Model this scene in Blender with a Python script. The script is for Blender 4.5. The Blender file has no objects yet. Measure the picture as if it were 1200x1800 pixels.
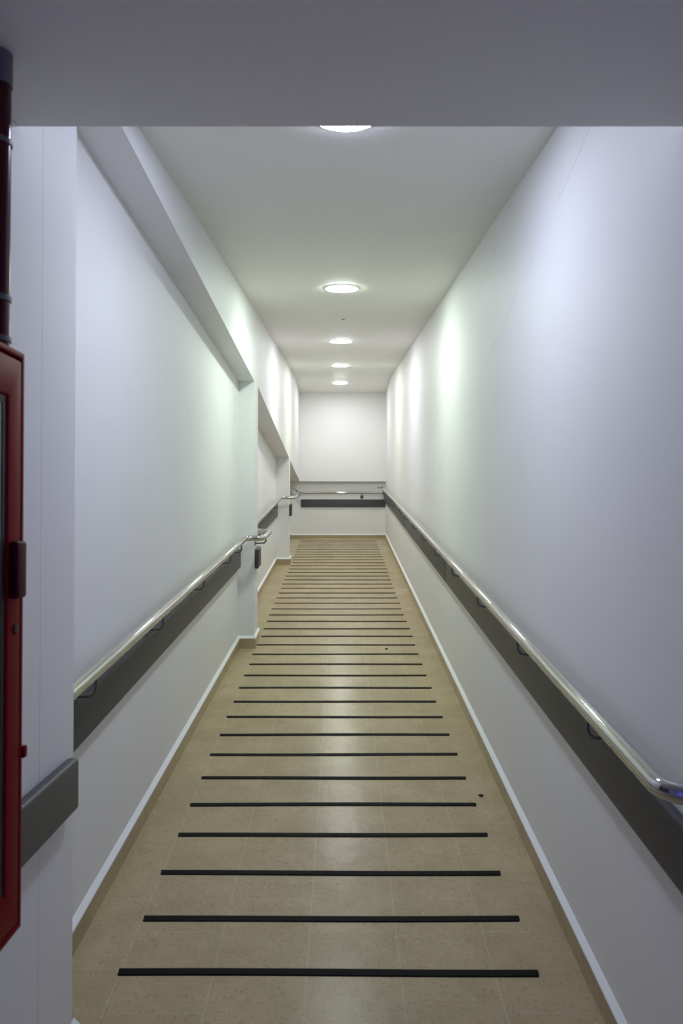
import bpy, bmesh, math, random
from mathutils import Vector, Matrix
random.seed(4)
C = bpy.context.scene.collection
sc = bpy.context.scene

# ------------------------------------------------------------------ camera, world, exposure
H = 1.37                      # eye height above the lower landing
SL = 0.102                    # slope of the ramp
F = 1300.0                    # focal length in pixels of a 1200 x 1800 frame
cam_d = bpy.data.cameras.new('camera'); cam = bpy.data.objects.new('camera', cam_d); C.objects.link(cam)
cam.location = (0, 0, H)
cam.rotation_euler = (math.radians(90) + math.atan(20 / F), 0, 0)
cam_d.sensor_fit = 'VERTICAL'; cam_d.sensor_height = 36.0; cam_d.lens = 36.0 * F / 1800
cam_d.clip_start = 0.05
cam_d.dof.use_dof = True; cam_d.dof.focus_distance = 5.5; cam_d.dof.aperture_fstop = 7.0
sc.camera = cam
sc.view_settings.view_transform = 'Standard'; sc.view_settings.look = 'None'
sc.view_settings.gamma = 1; sc.view_settings.use_curve_mapping = False
sc.view_settings.exposure = 0.0
w = bpy.data.worlds.new('world'); sc.world = w; w.use_nodes = True
w.node_tree.nodes['Background'].inputs[0].default_value = (0.17, 0.18, 1.0, 1)
w.node_tree.nodes['Background'].inputs[1].default_value = 0.58
LAMP = 150.0
# (distance, x, tint) of the five round ceiling lamps
LAMPS = [(2.300, .014, (0.70, 0.745, 1.00)), (4.80, .002, (0.85, 1.00, .88)), (7.19, -.004, (.91, .91, 1.0)),
         (9.30, -.012, (.92, 1.0, .89)), (11.36, -.022, (.97, .98, 1.0))]
LPOW = [0.80, 1.08, 1.10, 1.12, 0.82]

# ------------------------------------------------------------------ helpers
def R(y, h):                   # height of a point h above the sloping ramp
    return H - 1.5 + SL * y + h
def interp(y, pts):
    if y <= pts[0][0]: return pts[0][1]
    for (a, b), (c, d) in zip(pts, pts[1:]):
        if y <= c: return b + (d - b) * (y - a) / (c - a)
    return pts[-1][1]
def XR(y): return .692 + .0033 * y                                         # right wall
def XL(y): return -interp(y, [(1.83, .66), (5.6, .655), (9.6, .675), (12.3, .70)])   # left wall and piers
def XN(y): return -interp(y, [(1.83, .807), (5.55, .775), (5.56, .838), (9.5, .845), (12.4, .86)])  # back of the niches

def link(name, bm, m, parent=None, smooth=False, ang=None):
    me = bpy.data.meshes.new(name)
    bmesh.ops.recalc_face_normals(bm, faces=bm.faces)
    if smooth:
        for f in bm.faces: f.smooth = True
        if ang is not None:
            for e in bm.edges:
                if len(e.link_faces) == 2 and e.calc_face_angle(0) > math.radians(ang): e.smooth = False
    bm.to_mesh(me); bm.free()
    o = bpy.data.objects.new(name, me); C.objects.link(o)
    if m: me.materials.append(m)
    if parent: o.parent = parent; o.matrix_parent_inverse = parent.matrix_world.inverted()
    return o
def thing(name, label, cat, loc=(0, 0, 0), group=None):
    o = bpy.data.objects.new(name, None); C.objects.link(o); o.location = loc
    o.empty_display_size = .05
    bpy.context.view_layer.update()
    tag(o, label, cat, group); return o
def tag(o, label, cat, group=None):
    o['label'] = label; o['category'] = cat
    if group: o['group'] = group
def struct(name, bm, m, label=None, parent=None):
    o = link(name, bm, m, parent)
    if parent is None: o['kind'] = 'structure'
    if label: o['label'] = label
    return o
def hexa(bm, p):               # 8 points: bottom 4 round, top 4 round
    v = [bm.verts.new(q) for q in p]
    for f in ((3, 2, 1, 0), (4, 5, 6, 7), (0, 1, 5, 4), (1, 2, 6, 5), (2, 3, 7, 6), (3, 0, 4, 7)):
        bm.faces.new([v[i] for i in f])
    return v
def slab(bm, y0, y1, xa0, xb0, xa1, xb1, z0a, z0b, z1a, z1b):
    # from y0 to y1; x range a..b at each end; bottom z0a->z0b, top z1a->z1b
    return hexa(bm, [(xa0, y0, z0a), (xb0, y0, z0a), (xb1, y1, z0b), (xa1, y1, z0b),
                     (xa0, y0, z1a), (xb0, y0, z1a), (xb1, y1, z1b), (xa1, y1, z1b)])
def box(bm, x0, x1, y0, y1, z0, z1): return slab(bm, y0, y1, x0, x1, x0, x1, z0, z0, z1, z1)
def bevel(bm, r, seg=3, ang=30):
    es = [e for e in bm.edges if len(e.link_faces) == 2 and e.calc_face_angle(0) > math.radians(ang)]
    bmesh.ops.bevel(bm, geom=es, offset=r, segments=seg, profile=.5, affect='EDGES')
def fillet(pts, r, n=8):
    pts = [Vector(p) for p in pts]; out = [pts[0]]
    for i in range(1, len(pts) - 1):
        a, b, c = pts[i - 1], pts[i], pts[i + 1]
        u = (a - b).normalized(); v = (c - b).normalized()
        th = u.angle(v)
        if th > math.radians(176): out.append(b); continue
        d = min(r / math.tan(th / 2), (a - b).length * .48, (c - b).length * .48)
        rr = d * math.tan(th / 2)
        cen = b + (u + v).normalized() * (rr / math.sin(th / 2))
        p0, p1 = b + u * d - cen, b + v * d - cen
        al = p0.angle(p1); ax = p0.cross(p1).normalized()
        for k in range(n + 1): out.append(cen + Matrix.Rotation(al * k / n, 3, ax) @ p0)
    out.append(pts[-1]); return out
def tube(bm, pts, r, seg=20, rad=.05, caps=True):
    P = fillet(pts, rad); rings = []
    t = (P[1] - P[0]).normalized()
    n = t.cross(Vector((0, 0, 1)));
    if n.length < .1: n = t.cross(Vector((1, 0, 0)))
    n.normalize()
    for i, p in enumerate(P):
        if i == 0: d = (P[1] - P[0]).normalized()
        elif i == len(P) - 1: d = (P[-1] - P[-2]).normalized()
        else: d = ((P[i] - P[i - 1]).normalized() + (P[i + 1] - P[i]).normalized()).normalized()
        n = (n - d * n.dot(d)).normalized(); b = d.cross(n)
        rings.append([bm.verts.new(p + (n * math.cos(2 * math.pi * k / seg) + b * math.sin(2 * math.pi * k / seg)) * r) for k in range(seg)])
    for A, B in zip(rings, rings[1:]):
        for k in range(seg): bm.faces.new((A[k], A[(k + 1) % seg], B[(k + 1) % seg], B[k]))
    if caps: bm.faces.new(rings[0][::-1]); bm.faces.new(rings[-1])
def lathe(bm, prof, cen, axis='Z', seg=40):
    # prof: list of (radius, offset along axis)
    cen = Vector(cen); ax = {'X': 0, 'Y': 1, 'Z': 2}[axis]; rings = []
    for r, h in prof:
        ring = []
        for k in range(seg):
            a = 2 * math.pi * k / seg; c, s = math.cos(a) * r, math.sin(a) * r
            q = [0, 0, 0]; q[ax] = h; q[(ax + 1) % 3] = c; q[(ax + 2) % 3] = s
            ring.append(bm.verts.new(cen + Vector(q)))
        rings.append(ring)
    for A, B in zip(rings, rings[1:]):
        for k in range(seg): bm.faces.new((A[k], A[(k + 1) % seg], B[(k + 1) % seg], B[k]))
    bm.faces.new(rings[0][::-1]); bm.faces.new(rings[-1])

# ------------------------------------------------------------------ materials
def mat(name, col, rough=.5, metal=0, spec=.5):
    m = bpy.data.materials.new(name); m.use_nodes = True
    b = m.node_tree.nodes['Principled BSDF']
    b.inputs['Base Color'].default_value = (*col, 1); b.inputs['Roughness'].default_value = rough
    b.inputs['Metallic'].default_value = metal; b.inputs['Specular IOR Level'].default_value = spec
    return m, m.node_tree, b
def N(nt, typ, **k):
    n = nt.nodes.new(typ)
    for a, v in k.items(): setattr(n, a, v)
    return n
def mth(nt, op, a, b=None, c=None):
    n = N(nt, 'ShaderNodeMath', operation=op)
    for i, v in enumerate((a, b, c)):
        if v is None: continue
        if isinstance(v, (int, float)): n.inputs[i].default_value = v
        else: nt.links.new(v, n.inputs[i])
    return n.outputs[0]
def noise_bump(nt, b, scale, strength, dist=.001, detail=3):
    tc = N(nt, 'ShaderNodeTexCoord'); n = N(nt, 'ShaderNodeTexNoise'); n.inputs['Scale'].default_value = scale
    n.inputs['Detail'].default_value = detail
    nt.links.new(tc.outputs['Object'], n.inputs['Vector'])
    bp = N(nt, 'ShaderNodeBump'); bp.inputs['Strength'].default_value = strength; bp.inputs['Distance'].default_value = dist
    nt.links.new(n.outputs['Fac'], bp.inputs['Height']); nt.links.new(bp.outputs[0], b.inputs['Normal'])
    return n, bp
def paint(name, col, lines=(), seam=None):
    m, nt, b = mat(name, col, .55, 0, .35)
    n, bp = noise_bump(nt, b, 60, .12, .0015)
    tc = N(nt, 'ShaderNodeTexCoord'); big = N(nt, 'ShaderNodeTexNoise'); big.inputs['Scale'].default_value = 1.7
    nt.links.new(tc.outputs['Object'], big.inputs['Vector'])
    mr = N(nt, 'ShaderNodeMapRange'); mr.inputs[1].default_value = .3; mr.inputs[2].default_value = .7
    mr.inputs[3].default_value = .97; mr.inputs[4].default_value = 1.0
    nt.links.new(big.outputs['Fac'], mr.inputs[0]); fac = mr.outputs[0]
    sx = N(nt, 'ShaderNodeSeparateXYZ'); nt.links.new(tc.outputs['Object'], sx.inputs[0])
    br = N(nt, 'ShaderNodeTexNoise'); br.inputs['Scale'].default_value = 2.3; br.inputs['Detail'].default_value = 1
    nt.links.new(tc.outputs['Object'], br.inputs['Vector'])
    brk = mth(nt, 'GREATER_THAN', br.outputs['Fac'], .46)
    for c in lines:            # hairline cracks running down the wall:  z = c - .217 y
        v = mth(nt, 'ABSOLUTE', mth(nt, 'SUBTRACT', mth(nt, 'MULTIPLY_ADD', sx.outputs[1], .217, sx.outputs[2]), c))
        ln = mth(nt, 'MULTIPLY', mth(nt, 'LESS_THAN', v, .0011), brk)
        fac = mth(nt, 'MULTIPLY', fac, mth(nt, 'MULTIPLY_ADD', ln, -.42, 1.0))
    if seam is not None:       # vertical joint of two plaster fields
        ln = mth(nt, 'LESS_THAN', mth(nt, 'ABSOLUTE', mth(nt, 'SUBTRACT', sx.outputs[1], seam)), .0011)
        fac = mth(nt, 'MULTIPLY', fac, mth(nt, 'MULTIPLY_ADD', ln, -.35, 1.0))
    mx = N(nt, 'ShaderNodeVectorMath', operation='SCALE'); mx.inputs[0].default_value = col
    nt.links.new(fac, mx.inputs['Scale']); nt.links.new(mx.outputs[0], b.inputs['Base Color'])
    return m
WALLC = (.81, .81, .80)
M_right = paint('white_wall_paint', WALLC, lines=(H + .9355 + .217 * 2.873, H + 1.163 + .217 * 3.845))
M_left = paint('white_wall_paint_left', WALLC, seam=1.625)
M_wall = paint('white_plaster', WALLC)
M_ceil = paint('white_ceiling_paint', (.83, .825, .79))
M_lip = paint('white_plaster_lip', (.86, .87, .87))

def stone(name, tiles=True):
    m, nt, b = mat(name, (.4, .35, .26), .38, 0, .07)
    tc = N(nt, 'ShaderNodeTexCoord'); sx = N(nt, 'ShaderNodeSeparateXYZ'); nt.links.new(tc.outputs['Object'], sx.inputs[0])
    n1 = N(nt, 'ShaderNodeTexNoise'); n1.inputs['Scale'].default_value = 5; n1.inputs['Detail'].default_value = 8; n1.inputs['Roughness'].default_value = .7
    n2 = N(nt, 'ShaderNodeTexNoise'); n2.inputs['Scale'].default_value = 95; n2.inputs['Detail'].default_value = 4
    for n in (n1, n2): nt.links.new(tc.outputs['Object'], n.inputs['Vector'])
    r1 = N(nt, 'ShaderNodeValToRGB'); r1.color_ramp.elements[0].position = .34; r1.color_ramp.elements[1].position = .68
    r1.color_ramp.elements[0].color = (.40, .325, .19, 1); r1.color_ramp.elements[1].color = (.49, .40, .245, 1)
    nt.links.new(n1.outputs['Fac'], r1.inputs[0])
    r2 = N(nt, 'ShaderNodeValToRGB'); r2.color_ramp.elements[0].position = .30; r2.color_ramp.elements[1].position = .46
    r2.color_ramp.elements[0].color = (.82, .79, .75, 1); r2.color_ramp.elements[1].color = (1, 1, 1, 1)
    nt.links.new(n2.outputs['Fac'], r2.inputs[0])
    mu = N(nt, 'ShaderNodeMix', data_type='RGBA', blend_type='MULTIPLY'); mu.inputs[0].default_value = 1
    nt.links.new(r1.outputs[0], mu.inputs[6]); nt.links.new(r2.outputs[0], mu.inputs[7])
    out = mu.outputs[2]
    # small dark and light chips
    for sc_, th, colr in ((38, .045, (.20, .15, .10)), (30, .04, (.62, .58, .50))):
        v = N(nt, 'ShaderNodeTexVoronoi'); v.inputs['Scale'].default_value = sc_; nt.links.new(tc.outputs['Object'], v.inputs['Vector'])
        
        s = N(nt, 'ShaderNodeSeparateColor'); nt.links.new(v.outputs['Color'], s.inputs[0])
        k = mth(nt, 'MULTIPLY', mth(nt, 'LESS_THAN', v.outputs['Distance'], th * 3.2), mth(nt, 'GREATER_THAN', s.outputs[0], .82))
        k = mth(nt, 'MULTIPLY', k, .38)
        mm = N(nt, 'ShaderNodeMix', data_type='RGBA'); nt.links.new(k, mm.inputs[0]); nt.links.new(out, mm.inputs[6])
        mm.inputs[7].default_value = (*colr, 1); out = mm.outputs[2]
    if tiles:
        W, L, X0, Y0, g = .267, .33, -.632, 1.98, .0016
        u = mth(nt, 'DIVIDE', mth(nt, 'SUBTRACT', sx.outputs[0], X0), W)
        col_i = mth(nt, 'FLOOR', u); fu = mth(nt, 'SUBTRACT', u, col_i)
        off = mth(nt, 'MULTIPLY', mth(nt, 'MODULO', mth(nt, 'ADD', col_i, 100), 2), .5)
        vv = mth(nt, 'ADD', mth(nt, 'DIVIDE', mth(nt, 'SUBTRACT', sx.outputs[1], Y0), L), off)
        row = mth(nt, 'FLOOR', vv); fv = mth(nt, 'SUBTRACT', vv, row)
        du = mth(nt, 'MULTIPLY', mth(nt, 'MINIMUM', fu, mth(nt, 'SUBTRACT', 1, fu)), W)
        dv = mth(nt, 'MULTIPLY', mth(nt, 'MINIMUM', fv, mth(nt, 'SUBTRACT', 1, fv)), L)
        ju = mth(nt, 'MULTIPLY', mth(nt, 'LESS_THAN', du, g), .17); jv = mth(nt, 'MULTIPLY', mth(nt, 'LESS_THAN', dv, g), .10)
        j = mth(nt, 'MAXIMUM', ju, jv)
        wn = N(nt, 'ShaderNodeTexWhiteNoise'); cb = N(nt, 'ShaderNodeCombineXYZ'); nt.links.new(col_i, cb.inputs[0]); nt.links.new(row, cb.inputs[1])
        nt.links.new(cb.outputs[0], wn.inputs['Vector'])
        tv = mth(nt, 'MULTIPLY_ADD', wn.outputs['Value'], .07, .965)
        ts = N(nt, 'ShaderNodeVectorMath', operation='SCALE'); nt.links.new(out, ts.inputs[0]); nt.links.new(tv, ts.inputs['Scale']); out = ts.outputs[0]
        mm = N(nt, 'ShaderNodeMix', data_type='RGBA'); nt.links.new(j, mm.inputs[0]); nt.links.new(out, mm.inputs[6])
        mm.inputs[7].default_value = (.72, .70, .64, 1); out = mm.outputs[2]
    nt.links.new(out, b.inputs['Base Color'])
    rr = N(nt, 'ShaderNodeMapRange'); rr.inputs[3].default_value = .20; rr.inputs[4].default_value = .27
    nt.links.new(n1.outputs['Fac'], rr.inputs[0]); nt.links.new(rr.outputs[0], b.inputs['Roughness'])
    bp = N(nt, 'ShaderNodeBump'); bp.inputs['Strength'].default_value = .25; bp.inputs['Distance'].default_value = .0009
    n3 = N(nt, 'ShaderNodeTexNoise'); n3.inputs['Scale'].default_value = 14; n3.inputs['Detail'].default_value = 2
    nt.links.new(tc.outputs['Object'], n3.inputs['Vector'])
    nt.links.new(mth(nt, 'MULTIPLY_ADD', n3.outputs['Fac'], 6.0, n2.outputs['Fac']), bp.inputs['Height']); nt.links.new(bp.outputs[0], b.inputs['Normal'])
    return m
M_floor = stone('beige_stone_tiles'); M_base = stone('beige_skirting_stone', False)
M_steel, nt, b = mat('polished_steel', (.58, .58, .565), .055, 1)
M_dsteel, nt, b = mat('bracket_steel', (.16, .16, .15), .35, 1)
M_guard, nt, b = mat('dark_grey_plastic', (.066, .068, .072), .42, 0, .35)
noise_bump(nt, b, 400, .25, .0005)
M_strip, nt, b = mat('black_grit_rubber', (.005, .005, .005), .6, 0, .08)
noise_bump(nt, b, 300, .8, .002)
M_red, nt, b = mat('red_enamel', (.19, .003, .010), .4, 0, .04)
noise_bump(nt, b, 90, .05, .001)
M_dred, nt, b = mat('dark_red_plastic', (.06, .0015, .004), .5, 0, .15)
M_gasket, nt, b = mat('black_rubber_gasket', (.01, .008, .008), .5)
M_pipe, nt, b = mat('red_pipe_paint', (.06, .0012, .006), .22, 0, .3)
M_grey, nt, b = mat('grey_collar_metal', (.16, .16, .18), .5, .4)
M_glass, nt, b = mat('tinted_cabinet_glass', (.26, .26, .24), .05, 0, .6)
b.inputs['Transmission Weight'].default_value = .4; b.inputs['IOR'].default_value = 1.45
M_trim, nt, b = mat('white_lamp_trim', (.8, .8, .8), .4)
M_dirt, nt, b = mat('dark_grit', (.02, .018, .015), .8)

# ------------------------------------------------------------------ the room
Y1 = 12.34
bm = bmesh.new()
box(bm, -1.1, 1.0, -1.5, 1.275, -.2, 0)
slab(bm, 1.275, Y1 + .4, -1.1, 1.0, -1.1, 1.0, -.2, R(Y1 + .4, -.2), R(1.275, 0), R(Y1 + .4, 0))
struct('floor', bm, M_floor)

bm = bmesh.new()
hc = 2.545
slab(bm, 1.497, 11.0, -1.1, 1.0, -1.1, 1.0, R(1.497, hc), R(11, hc), R(1.497, hc) + .5, R(11, hc) + .5)
slab(bm, 11.0, Y1 + .4, -1.1, 1.0, -1.1, 1.0, R(11, hc), R(11, hc), R(11, hc) + .5, R(11, hc) + .5)
box(bm, -1.1, 1.0, -1.5, 1.497, H + .81, R(1.497, hc) + .5)
struct('ceiling', bm, M_ceil)

TOP = 4.4
bm = bmesh.new()
slab(bm, -1.5, Y1 + .4, XR(-1.5), 1.0, XR(Y1 + .4), 1.0, -.2, -.2, TOP, TOP)
struct('wall_right', bm, M_right)

bm = bmesh.new()
XO = -1.1
def lwall(y0, y1, xf, zb0=-.2, zb1=None):
    if zb1 is None: zb1 = zb0
    slab(bm, y0, y1, XO, xf(y0 + 1e-4), XO, xf(y1 - 1e-4), zb0, zb1, TOP, TOP)
P1a, P1b, P2a, P2b = 5.55, 5.80, 9.50, 9.72
lwall(-1.5, 1.83, XL)
lwall(1.83, P1a, XN); lwall(P1b, P2a, XN); lwall(P2b, Y1 + .3, XN)
lwall(P1a, P1b, XL); lwall(P2a, P2b, XL)
lwall(1.82, P1a + .01, XL, H + 1.205, H + 1.07)
lwall(P1b - .01, P2a + .01, XL, H + 1.075, H + .845)
lwall(P2b - .01, Y1 + .3, XL, H + .83, H + .685)
struct('wall_left', bm, M_left)

bm = bmesh.new()
box(bm, -1.1, 1.0, Y1, Y1 + .3, R(Y1, -.2), TOP)
box(bm, -1.1, 1.0, Y1 - .10, Y1 + .1, H + .694, TOP)
struct('wall_back', bm, M_wall)

# skirting: stone band with a white plaster lip sloping back to the wall
def skirting(name, runs):
    bt, bl = bmesh.new(), bmesh.new()
    for (p0, p1, n, z0, z1, hb) in runs:
        p0, p1, n = Vector(p0), Vector(p1), Vector(n)
        t = .013
        def sec(p, z): return [(p.x, p.y, z - .02), (p.x + n.x * t, p.y + n.y * t, z - .02), (p.x + n.x * t, p.y + n.y * t, z + hb), (p.x, p.y, z + hb)]
        A, B = sec(p0, z0), sec(p1, z1)
        va = [bt.verts.new(q) for q in A]; vb = [bt.verts.new(q) for q in B]
        for k in range(4): bt.faces.new((va[k], va[(k + 1) % 4], vb[(k + 1) % 4], vb[k]))
        bt.faces.new(va[::-1]); bt.faces.new(vb)
        def lip(p, z):
            z += hb
            return [(p.x, p.y, z), (p.x + n.x * (t + .003), p.y + n.y * (t + .003), z), (p.x + n.x * (t + .003), p.y + n.y * (t + .003), z + .006),
                    (p.x + n.x * .004, p.y + n.y * .004, z + .018), (p.x, p.y, z + .022)]
        A, B = lip(p0, z0), lip(p1, z1)
        va = [bl.verts.new(q) for q in A]; vb = [bl.verts.new(q) for q in B]
        for k in range(5): bl.faces.new((va[k], va[(k + 1) % 5], vb[(k + 1) % 5], vb[k]))
        bl.faces.new(va[::-1]); bl.faces.new(vb)
    o = struct(name, bt, M_base)
    l = link('plaster_lip', bl, M_lip, o); l['label'] = 'white plaster lip'
    return o
hb = .072
E = .013
skirting('baseboard_right', [((XR(1.275), 1.275, 0), (XR(Y1), Y1, 0), (-1, 0, 0), R(1.275, 0), R(Y1, 0), hb),
                             ((XR(-1.5), -1.5, 0), (XR(1.275), 1.275, 0), (-1, 0, 0), 0, 0, hb)])
runs = [((XL(-1), -1.5, 0), (XL(1.27), 1.275, 0), (1, 0, 0), 0, 0, hb),
        ((XL(1.27), 1.275, 0), (XL(1.83), 1.83 + E, 0), (1, 0, 0), R(1.275, 0), R(1.83 + E, 0), hb),
        ((XN(1.83), 1.83, 0), (XN(5.549), P1a, 0), (1, 0, 0), R(1.83, 0), R(P1a, 0), hb),
        ((XN(5.549), P1a, 0), (XL(P1a), P1a, 0), (0, -1, 0), R(P1a, 0), R(P1a, 0), hb),
        ((XL(P1a), P1a - E, 0), (XL(P1b), P1b + E, 0), (1, 0, 0), R(P1a - E, 0), R(P1b + E, 0), hb),
        ((XN(P1b), P1b, 0), (XN(P2a - .001), P2a, 0), (1, 0, 0), R(P1b, 0), R(P2a, 0), hb),
        ((XN(9.49), P2a, 0), (XL(P2a), P2a, 0), (0, -1, 0), R(P2a, 0), R(P2a, 0), hb),
        ((XL(P2a), P2a - E, 0), (XL(P2b), P2b + E, 0), (1, 0, 0), R(P2a - E, 0), R(P2b + E, 0), hb),
        ((XN(P2b), P2b, 0), (XN(Y1), Y1, 0), (1, 0, 0), R(P2b, 0), R(Y1, 0), hb)]
skirting('baseboard_left', runs)
skirting('baseboard_back', [((XN(Y1), Y1, 0), (XR(Y1), Y1, 0), (0, -1, 0), R(Y1, 0), R(Y1, 0), .045)])

# ------------------------------------------------------------------ ceiling lamps
def emis(i, col, s):
    m = bpy.data.materials.new('lamp_glow_%d' % i); m.use_nodes = True; nt = m.node_tree; nt.nodes.clear()
    e = N(nt, 'ShaderNodeEmission'); e.inputs[0].default_value = (*col, 1); e.inputs[1].default_value = s
    o = N(nt, 'ShaderNodeOutputMaterial'); nt.links.new(e.outputs[0], o.inputs[0]); return m
lamp_labels = ['round lit ceiling lamp nearest the viewer, half hidden by the dark lowered ceiling edge',
               'round greenish-white ceiling lamp, second from the viewer, wholly in view above the ramp',
               'round white ceiling lamp, third from the viewer, middle one of the five',
               'round white ceiling lamp, fourth from the viewer, just before the last one',
               'round white ceiling lamp farthest away, right in front of the end wall']
for i, (y, x, col) in enumerate(LAMPS):
    zc = R(min(y, 11.0), hc)
    t = thing('ceiling_lamp', lamp_labels[i], 'lamp', (x, y, zc), 'round lamps in a row along the ceiling')
    bm = bmesh.new(); lathe(bm, [(.105, .0), (.113, .0), (.113, -.003), (.110, -.005), (.105, -.005)], (x, y, zc), seg=48)
    a = link('lamp_trim', bm, M_trim, t, True, 40)
    bm = bmesh.new(); lathe(bm, [(.1045, -.001), (.1045, -.006), (.100, -.0085), (.02, -.0095)], (x, y, zc), seg=48)
    d = link('diffuser', bm, emis(i, col, LAMP * LPOW[i]), t, True, 40); d['label'] = 'glowing diffuser'
    if i < 4:
        for o_ in (a, d):      # lie flush on the sloping ceiling
            for v in o_.data.vertices: v.co.z += SL * (v.co.y - y)

# ------------------------------------------------------------------ handrails
RR = .0205
def bracket(parent, x, y, zr, wall, side, frontal=False, dr=.075):
    # rod drops from the rail, curves to a rosette on the wall
    bm = bmesh.new()
    if not frontal:
        tube(bm, [(x, y, zr - RR + .004), (x, y, zr - dr + .003), (wall - side * .004, y, zr - dr)], .0058, 10, .022)
        o = link('bracket', bm, M_dsteel, parent, True, 50)
        bm = bmesh.new(); lathe(bm, [(.016, 0), (.016, -side * .004), (.011, -side * .007)], (wall, y, zr - dr), 'X', 20)
    else:
        tube(bm, [(x, y, zr - RR + .004), (x, y, zr - .062), (x, wall - .004, zr - .066)], .0058, 10, .022)
        o = link('bracket', bm, M_dsteel, parent, True, 50)
        bm = bmesh.new(); lathe(bm, [(.030, 0), (.030, -.005), (.018, -.009)], (x, wall, zr - .066), 'Y', 24)
    link('rosette', bm, M_dsteel, o, True, 50)
# right
t = thing('handrail', 'long polished steel handrail on the right wall, running the whole length of the ramp', 'handrail', (XR(1.45), 1.45, R(1.45, .845)), 'steel handrails')
def rx(y): return XR(y) - .078
def rh(y): return .845 + .002 * max(0, y - 3)
bm = bmesh.new()
pts = [(XR(1.42) + .004, 1.415, R(1.42, .835)), (rx(1.43), 1.43, R(1.43, .838))]
pts += [(rx(y), y, R(y, rh(y))) for y in (3, 6, 9, 12.0)] + [(rx(12) - .06, 12.06, R(12.05, .865))]
tube(bm, pts, RR, 24, .055)
link('rail_tube', bm, M_steel, t, True, 50)
for y in (1.87, 2.62, 3.40, 4.20, 5.0, 5.8, 6.6, 7.4, 8.2, 9.05, 9.9, 10.8, 11.6):
    bracket(t, rx(y), y, R(y, rh(y)), XR(y), 1)
# left, wrapping round the two piers
t = thing('handrail', 'polished steel handrail on the left wall, bending round both wall piers', 'handrail', (XN(1.9), 1.9, R(1.9, .84)), 'steel handrails')
def lh(y): return interp(y, [(1.9, .838), (5.4, .84), (6, .828), (9.35, .872), (11.9, .86)])
def lx(y): return XN(y) + .075 if y < P1a else XN(y) + .082
bm = bmesh.new()
L = [(lx(1.86), 1.86), (lx(5.40), 5.40), (-.572, 5.42), (-.572, 5.94), (lx(5.95), 5.96), (lx(9.34), 9.34), (-.588, 9.35), (-.588, 9.86), (lx(9.87), 9.88), (lx(11.85), 11.85)]
pts = [(x, y, R(y, lh(y))) for x, y in L] + [(-.722, 12.05, R(12.05, .785))]
tube(bm, pts, RR, 24, .055)
link('rail_tube', bm, M_steel, t, True, 50)
for y in (2.2, 3.0, 3.85, 4.72, 5.2): bracket(t, lx(y), y, R(y, lh(y)), XN(y), -1)
for y in (6.5, 7.2, 8.0, 8.75): bracket(t, lx(y), y, R(y, lh(y)), XN(y), -1)
for y in (10.4, 11.3): bracket(t, lx(y), y, R(y, lh(y)), XN(y), -1)
bracket(t, -.572, 5.60, R(5.6, .838), XL(5.6), -1, dr=.060)
# back
t = thing('handrail', 'short polished steel handrail crossing the end wall', 'handrail', (0, Y1, R(Y1, .755)), 'steel handrails')
bm = bmesh.new(); zb = R(12.26, .755)
tube(bm, [(-.69, Y1 + .002, zb), (-.69, 12.26, zb), (.70, 12.26, zb), (.70, Y1 + .002, zb)], RR, 24, .03)
link('rail_tube', bm, M_steel, t, True, 50)
bracket(t, .338, 12.26, zb, Y1, 1, True)

# ------------------------------------------------------------------ wall guards (bumper boards)
GT = .030
def guard_piece(name, parent, a, b, n, h0, h1, lvl, r=.011):
    """a, b: (x, y) on the wall; n: unit normal into the room; h0/h1 heights above ramp or landing"""
    def z(y, h): return h if lvl else R(y, h)
    bm = bmesh.new(); v = []
    ax, ay = a; bx_, by = b
    q = [(ax - n[0] * .0, ay - n[1] * .0), (ax + n[0] * GT, ay + n[1] * GT), (bx_ + n[0] * GT, by + n[1] * GT), (bx_, by)]
    za, zb_ = ay, by
    hexa(bm, [(*q[0], z(za, h0)), (*q[1], z(za, h0)), (*q[2], z(zb_, h0)), (*q[3], z(zb_, h0)),
              (*q[0], z(za, h1)), (*q[1], z(za, h1)), (*q[2], z(zb_, h1)), (*q[3], z(zb_, h1))])
    bmesh.ops.recalc_face_normals(bm, faces=bm.faces)
    bevel(bm, r, 4)
    return link(name, bm, M_guard, parent, True, 35)
def guard(label, a, b, n, h0=.617, h1=.755, lvl=False, cap0=False, cap1=False):
    zz = (lambda y: h0) if lvl else (lambda y: R(y, h0))
    t = thing('wall_guard', label, 'bumper rail', ((a[0] + b[0]) / 2, (a[1] + b[1]) / 2, zz((a[1] + b[1]) / 2)), 'dark grey wall guards')
    A, B = Vector(a), Vector(b); d = (B - A).normalized(); c = min(.045, (B - A).length * .3); g = .0012
    a2, b2 = A, B
    if False: guard_piece('end_cap', t, A[:], (A + d * c)[:], n, h0, h1, lvl)
    if False: guard_piece('end_cap', t, (B - d * c)[:], B[:], n, h0, h1, lvl)
    guard_piece('guard_board', t, a2[:], b2[:], n, h0, h1, lvl, .010)
ys = [-.3, 4.84, 7.99, 11.14, Y1 - .035]
rl = ['nearest and largest length of dark grey wall guard on the right wall',
      'second length of dark grey wall guard on the right wall, between the two dark joints',
      'third length of dark grey wall guard on the right wall, beyond the farther dark joint',
      'short last length of dark grey wall guard on the right wall, touching the end wall']
for k in range(4):
    y0, y1 = ys[k] + .003, ys[k + 1] - .003
    guard(rl[k], (XR(y0), y0), (XR(y1), y1), (-1, 0))
guard('dark grey wall guard on the near left wall, beside the red cabinet', (XL(0), .2), (XL(1.79), 1.79), (1, 0), H - .685, H - .562, True, cap1=True)
guard('dark grey wall guard in the nearest left niche, under the handrail', (XN(1.85), 1.85), (XN(5.50), 5.50), (1, 0), .612, .75, cap1=True)
guard('short dark grey wall guard on the side of the nearer left pier', (XL(5.585), 5.585), (XL(5.77), 5.77), (1, 0), .587, .735, cap1=True)
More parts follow.
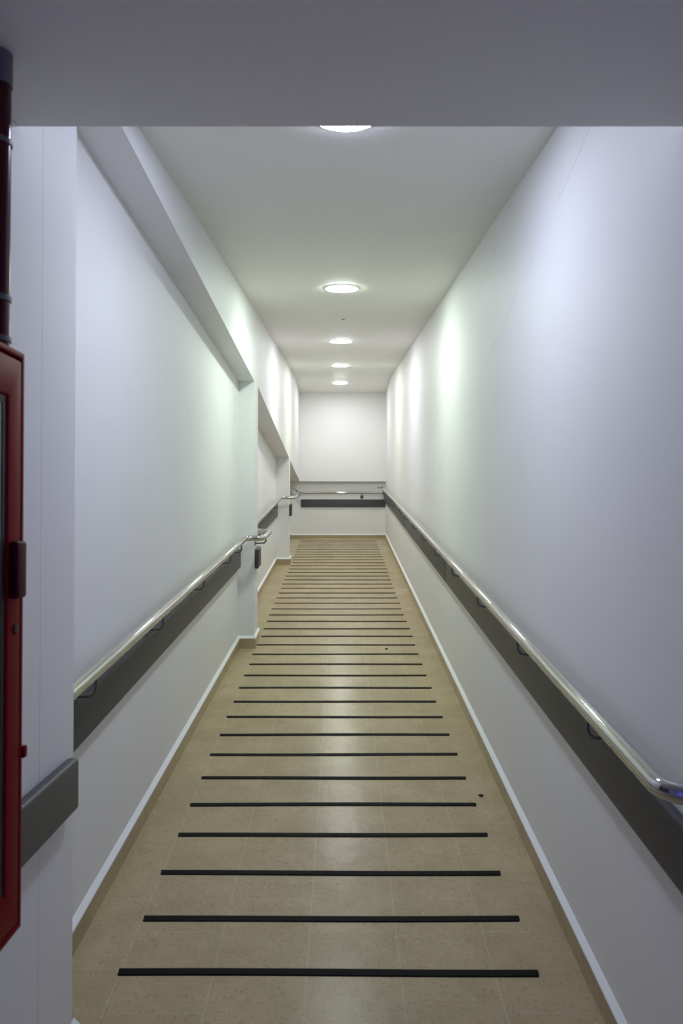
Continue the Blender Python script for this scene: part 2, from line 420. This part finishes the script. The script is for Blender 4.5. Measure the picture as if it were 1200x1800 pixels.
guard('dark grey wall guard in the second left niche, between the two piers', (XN(5.85), 5.85), (XN(9.46), 9.46), (1, 0), .62, .77, cap1=True)
guard('short dark grey wall guard on the side of the farther left pier', (XL(9.53), 9.53), (XL(9.70), 9.70), (1, 0), .62, .77, cap1=True)
guard('dark grey wall guard across the end wall below its handrail', (-.675, Y1), (XR(Y1), Y1), (0, -1), .515, .64, cap0=True)

# ------------------------------------------------------------------ anti-slip strips
ones = ['', 'first', 'second', 'third', 'fourth', 'fifth', 'sixth', 'seventh', 'eighth', 'ninth', 'tenth', 'eleventh', 'twelfth',
        'thirteenth', 'fourteenth', 'fifteenth', 'sixteenth', 'seventeenth', 'eighteenth', 'nineteenth']
def ordinal(n):
    if n < 20: return ones[n]
    tens = {2: ('twentieth', 'twenty'), 3: ('thirtieth', 'thirty'), 4: ('fortieth', 'forty')}[n // 10]
    return tens[0] if n % 10 == 0 else tens[1] + '-' + ones[n % 10]
ysr = [2.1335] + [2.372 + .2515 * i for i in range(39)]
for i, y in enumerate(ysr):
    y += random.uniform(-.006, .006)
    xl = -.632 - .0027 * (y - 2.1) + random.uniform(-.005, .005); xr = .561 + random.uniform(-.005, .005)
    dy = random.uniform(-.004, .004); wd = .029; th = .0032
    bm = bmesh.new(); nseg = 10; top = []; 
    rows = []
    ph = random.uniform(0, 6)
    for k in range(nseg + 1):
        s = k / nseg; x = xl + (xr - xl) * s
        yc = y + dy * (s - .5) + .0025 * math.sin(ph + 5 * s)
        sk = .004 * (-1 if k == 0 else 1 if k == nseg else 0)
        rows.append([bm.verts.new((x + a, yy, R(yy, zz))) for yy, zz, a in
                     ((yc - wd / 2, 0, -sk), (yc - wd / 2 + .002, th, 0), (yc + wd / 2 - .002, th, 0), (yc + wd / 2, 0, sk))])
    for A, B in zip(rows, rows[1:]):
        for k in range(4): bm.faces.new((A[k], A[(k + 1) % 4], B[(k + 1) % 4], B[k]))
    bm.faces.new(rows[0][::-1]); bm.faces.new(rows[-1])
    o = link('anti_slip_strip', bm, M_strip)
    where = 'nearest the viewer' if i == 0 else 'farthest up, before the end wall' if i == len(ysr) - 1 else ordinal(i + 1) + ' counted from the near end'
    tag(o, 'black anti-slip strip across the beige ramp, ' + where, 'floor strip', 'anti-slip strips across the ramp')

# specks on the floor, mark on the ceiling
for x, y, r, lab in ((.335, 5.52, .011, 'small black speck lying on the ramp near the first left pier'),
                     (.60, 3.20, .010, 'small dark crumb near the right edge of the ramp')):
    bm = bmesh.new(); bmesh.ops.create_icosphere(bm, subdivisions=2, radius=r)
    for v in bm.verts:
        v.co.x *= 1 + .3 * math.sin(v.co.y * 300); v.co.z *= .45; v.co += Vector((x, y, R(y, r * .4)))
    o = link('grit_speck', bm, M_dirt, None, True); tag(o, lab, 'debris')

# ------------------------------------------------------------------ red hose cabinet and riser pipe
XD = -.560; YA, YB = .55, 1.305; ZA, ZB = H - .705, H + .300; XW = XL(0) + .001
t = thing('fire_hose_cabinet', 'tall red metal fire hose cabinet with a glazed door on the near left wall', 'cabinet', (XW, .93, ZA))
def cbox(name, m, par, x0, x1, y0, y1, z0, z1, r=.003, seg=2):
    bm = bmesh.new(); box(bm, x0, x1, y0, y1, z0, z1); bmesh.ops.recalc_face_normals(bm, faces=bm.faces)
    if r: bevel(bm, r, seg)
    return link(name, bm, m, par, True, 40)
bm = bmesh.new()                                   # open-fronted case
w_ = .004
box(bm, XW + .002, XW + w_, YA, YB, ZA, ZB)
box(bm, XW + w_, XD - .012, YA, YA + w_, ZA, ZB); box(bm, XW + w_, XD - .012, YB - w_, YB, ZA, ZB)
box(bm, XW + w_, XD - .012, YA + w_, YB - w_, ZA, ZA + w_); box(bm, XW + w_, XD - .012, YA + w_, YB - w_, ZB - w_, ZB)
link('case', bm, M_red, t)
def ring(name, m, par, x0, x1, y0, y1, z0, z1, wd, wt=None, r=.004):
    wt = wt or wd; bm = bmesh.new(); P = []
    for (a, b_, c, d) in ((y0, y1, z0, z1), (y0 + wd, y1 - wd, z0 + wt, z1 - wt)):
        for x in (x0, x1): P.append([bm.verts.new((x, yy, zz)) for yy, zz in ((a, c), (b_, c), (b_, d), (a, d))])
    o0, o1, i0, i1 = P
    for k in range(4):
        j = (k + 1) % 4
        for A, B in ((o0, o1), (o1, i1), (i1, i0), (i0, o0)): bm.faces.new((A[k], A[j], B[j], B[k]))
    bmesh.ops.recalc_face_normals(bm, faces=bm.faces); bevel(bm, r, 3)
    return link(name, bm, m, par, True, 40)
ring('case_rim', M_red, t, XD - .016, XD, YA, YB, ZA, ZB, .012, r=.003)
door = ring('door', M_red, t, XD - .012, XD + .001, YA + .014, YB - .014, ZA + .014, ZB - .016, .052, .070, r=.005)
ring('gasket', M_gasket, door, XD - .009, XD - .003, YA + .060, YB - .060, ZA + .078, ZB - .080, .018, r=.001)
cbox('glass_pane', M_glass, door, XD - .0085, XD - .0045, YA + .07, YB - .07, ZA + .088, ZB - .090, 0)
cbox('handle', M_dred, door, XD, XD + .016, YB - .060, YB - .022, H - .128, H - .030, .006, 3)
bm = bmesh.new(); lathe(bm, [(.009, -.002), (.009, .002), (.006, .003)], (XD + .001, YB - .034, H - .182), 'X', 16)
link('keyhole', bm, M_gasket, door, True, 40)
cbox('catch', M_red, t, XD - .006, XD + .004, YB - .002, YB + .012, H - .412, H - .392, .002)
px_, py_ = -.592, 1.262
t = thing('riser_pipe', 'dark red vertical pipe running from the red cabinet up to the low ceiling', 'pipe', (px_, py_, ZB))
bm = bmesh.new(); tube(bm, [(px_, py_, ZB - .002), (px_, py_, H + .80)], .0225, 24, .01); link('pipe_tube', bm, M_pipe, t, True, 40)
bm = bmesh.new(); lathe(bm, [(.0245, -.055), (.0245, 0)], (px_, py_, H + .808), 'Z', 24); link('collar', bm, M_grey, t, True, 40)
for zz in (H + .655, H + .385, H + .315):
    bm = bmesh.new(); lathe(bm, [(.0235, -.005), (.0250, -.004), (.0250, .004), (.0235, .005)], (px_, py_, zz), 'Z', 24)
    box(bm, XW - .001, px_ - .02, py_ - .004, py_ + .004, zz - .004, zz + .004)
    link('pipe_clamp', bm, M_grey, t, True, 40)

bm = bmesh.new(); lathe(bm, [(.012, 0), (.012, -.004), (.006, -.006)], (.014, 5.96, R(5.96, hc) + .001), 'Z', 16)
o = link('ceiling_plug', bm, M_grey, None, True, 40); tag(o, 'tiny dark plug in the ceiling between the second and third lamps', 'plug')
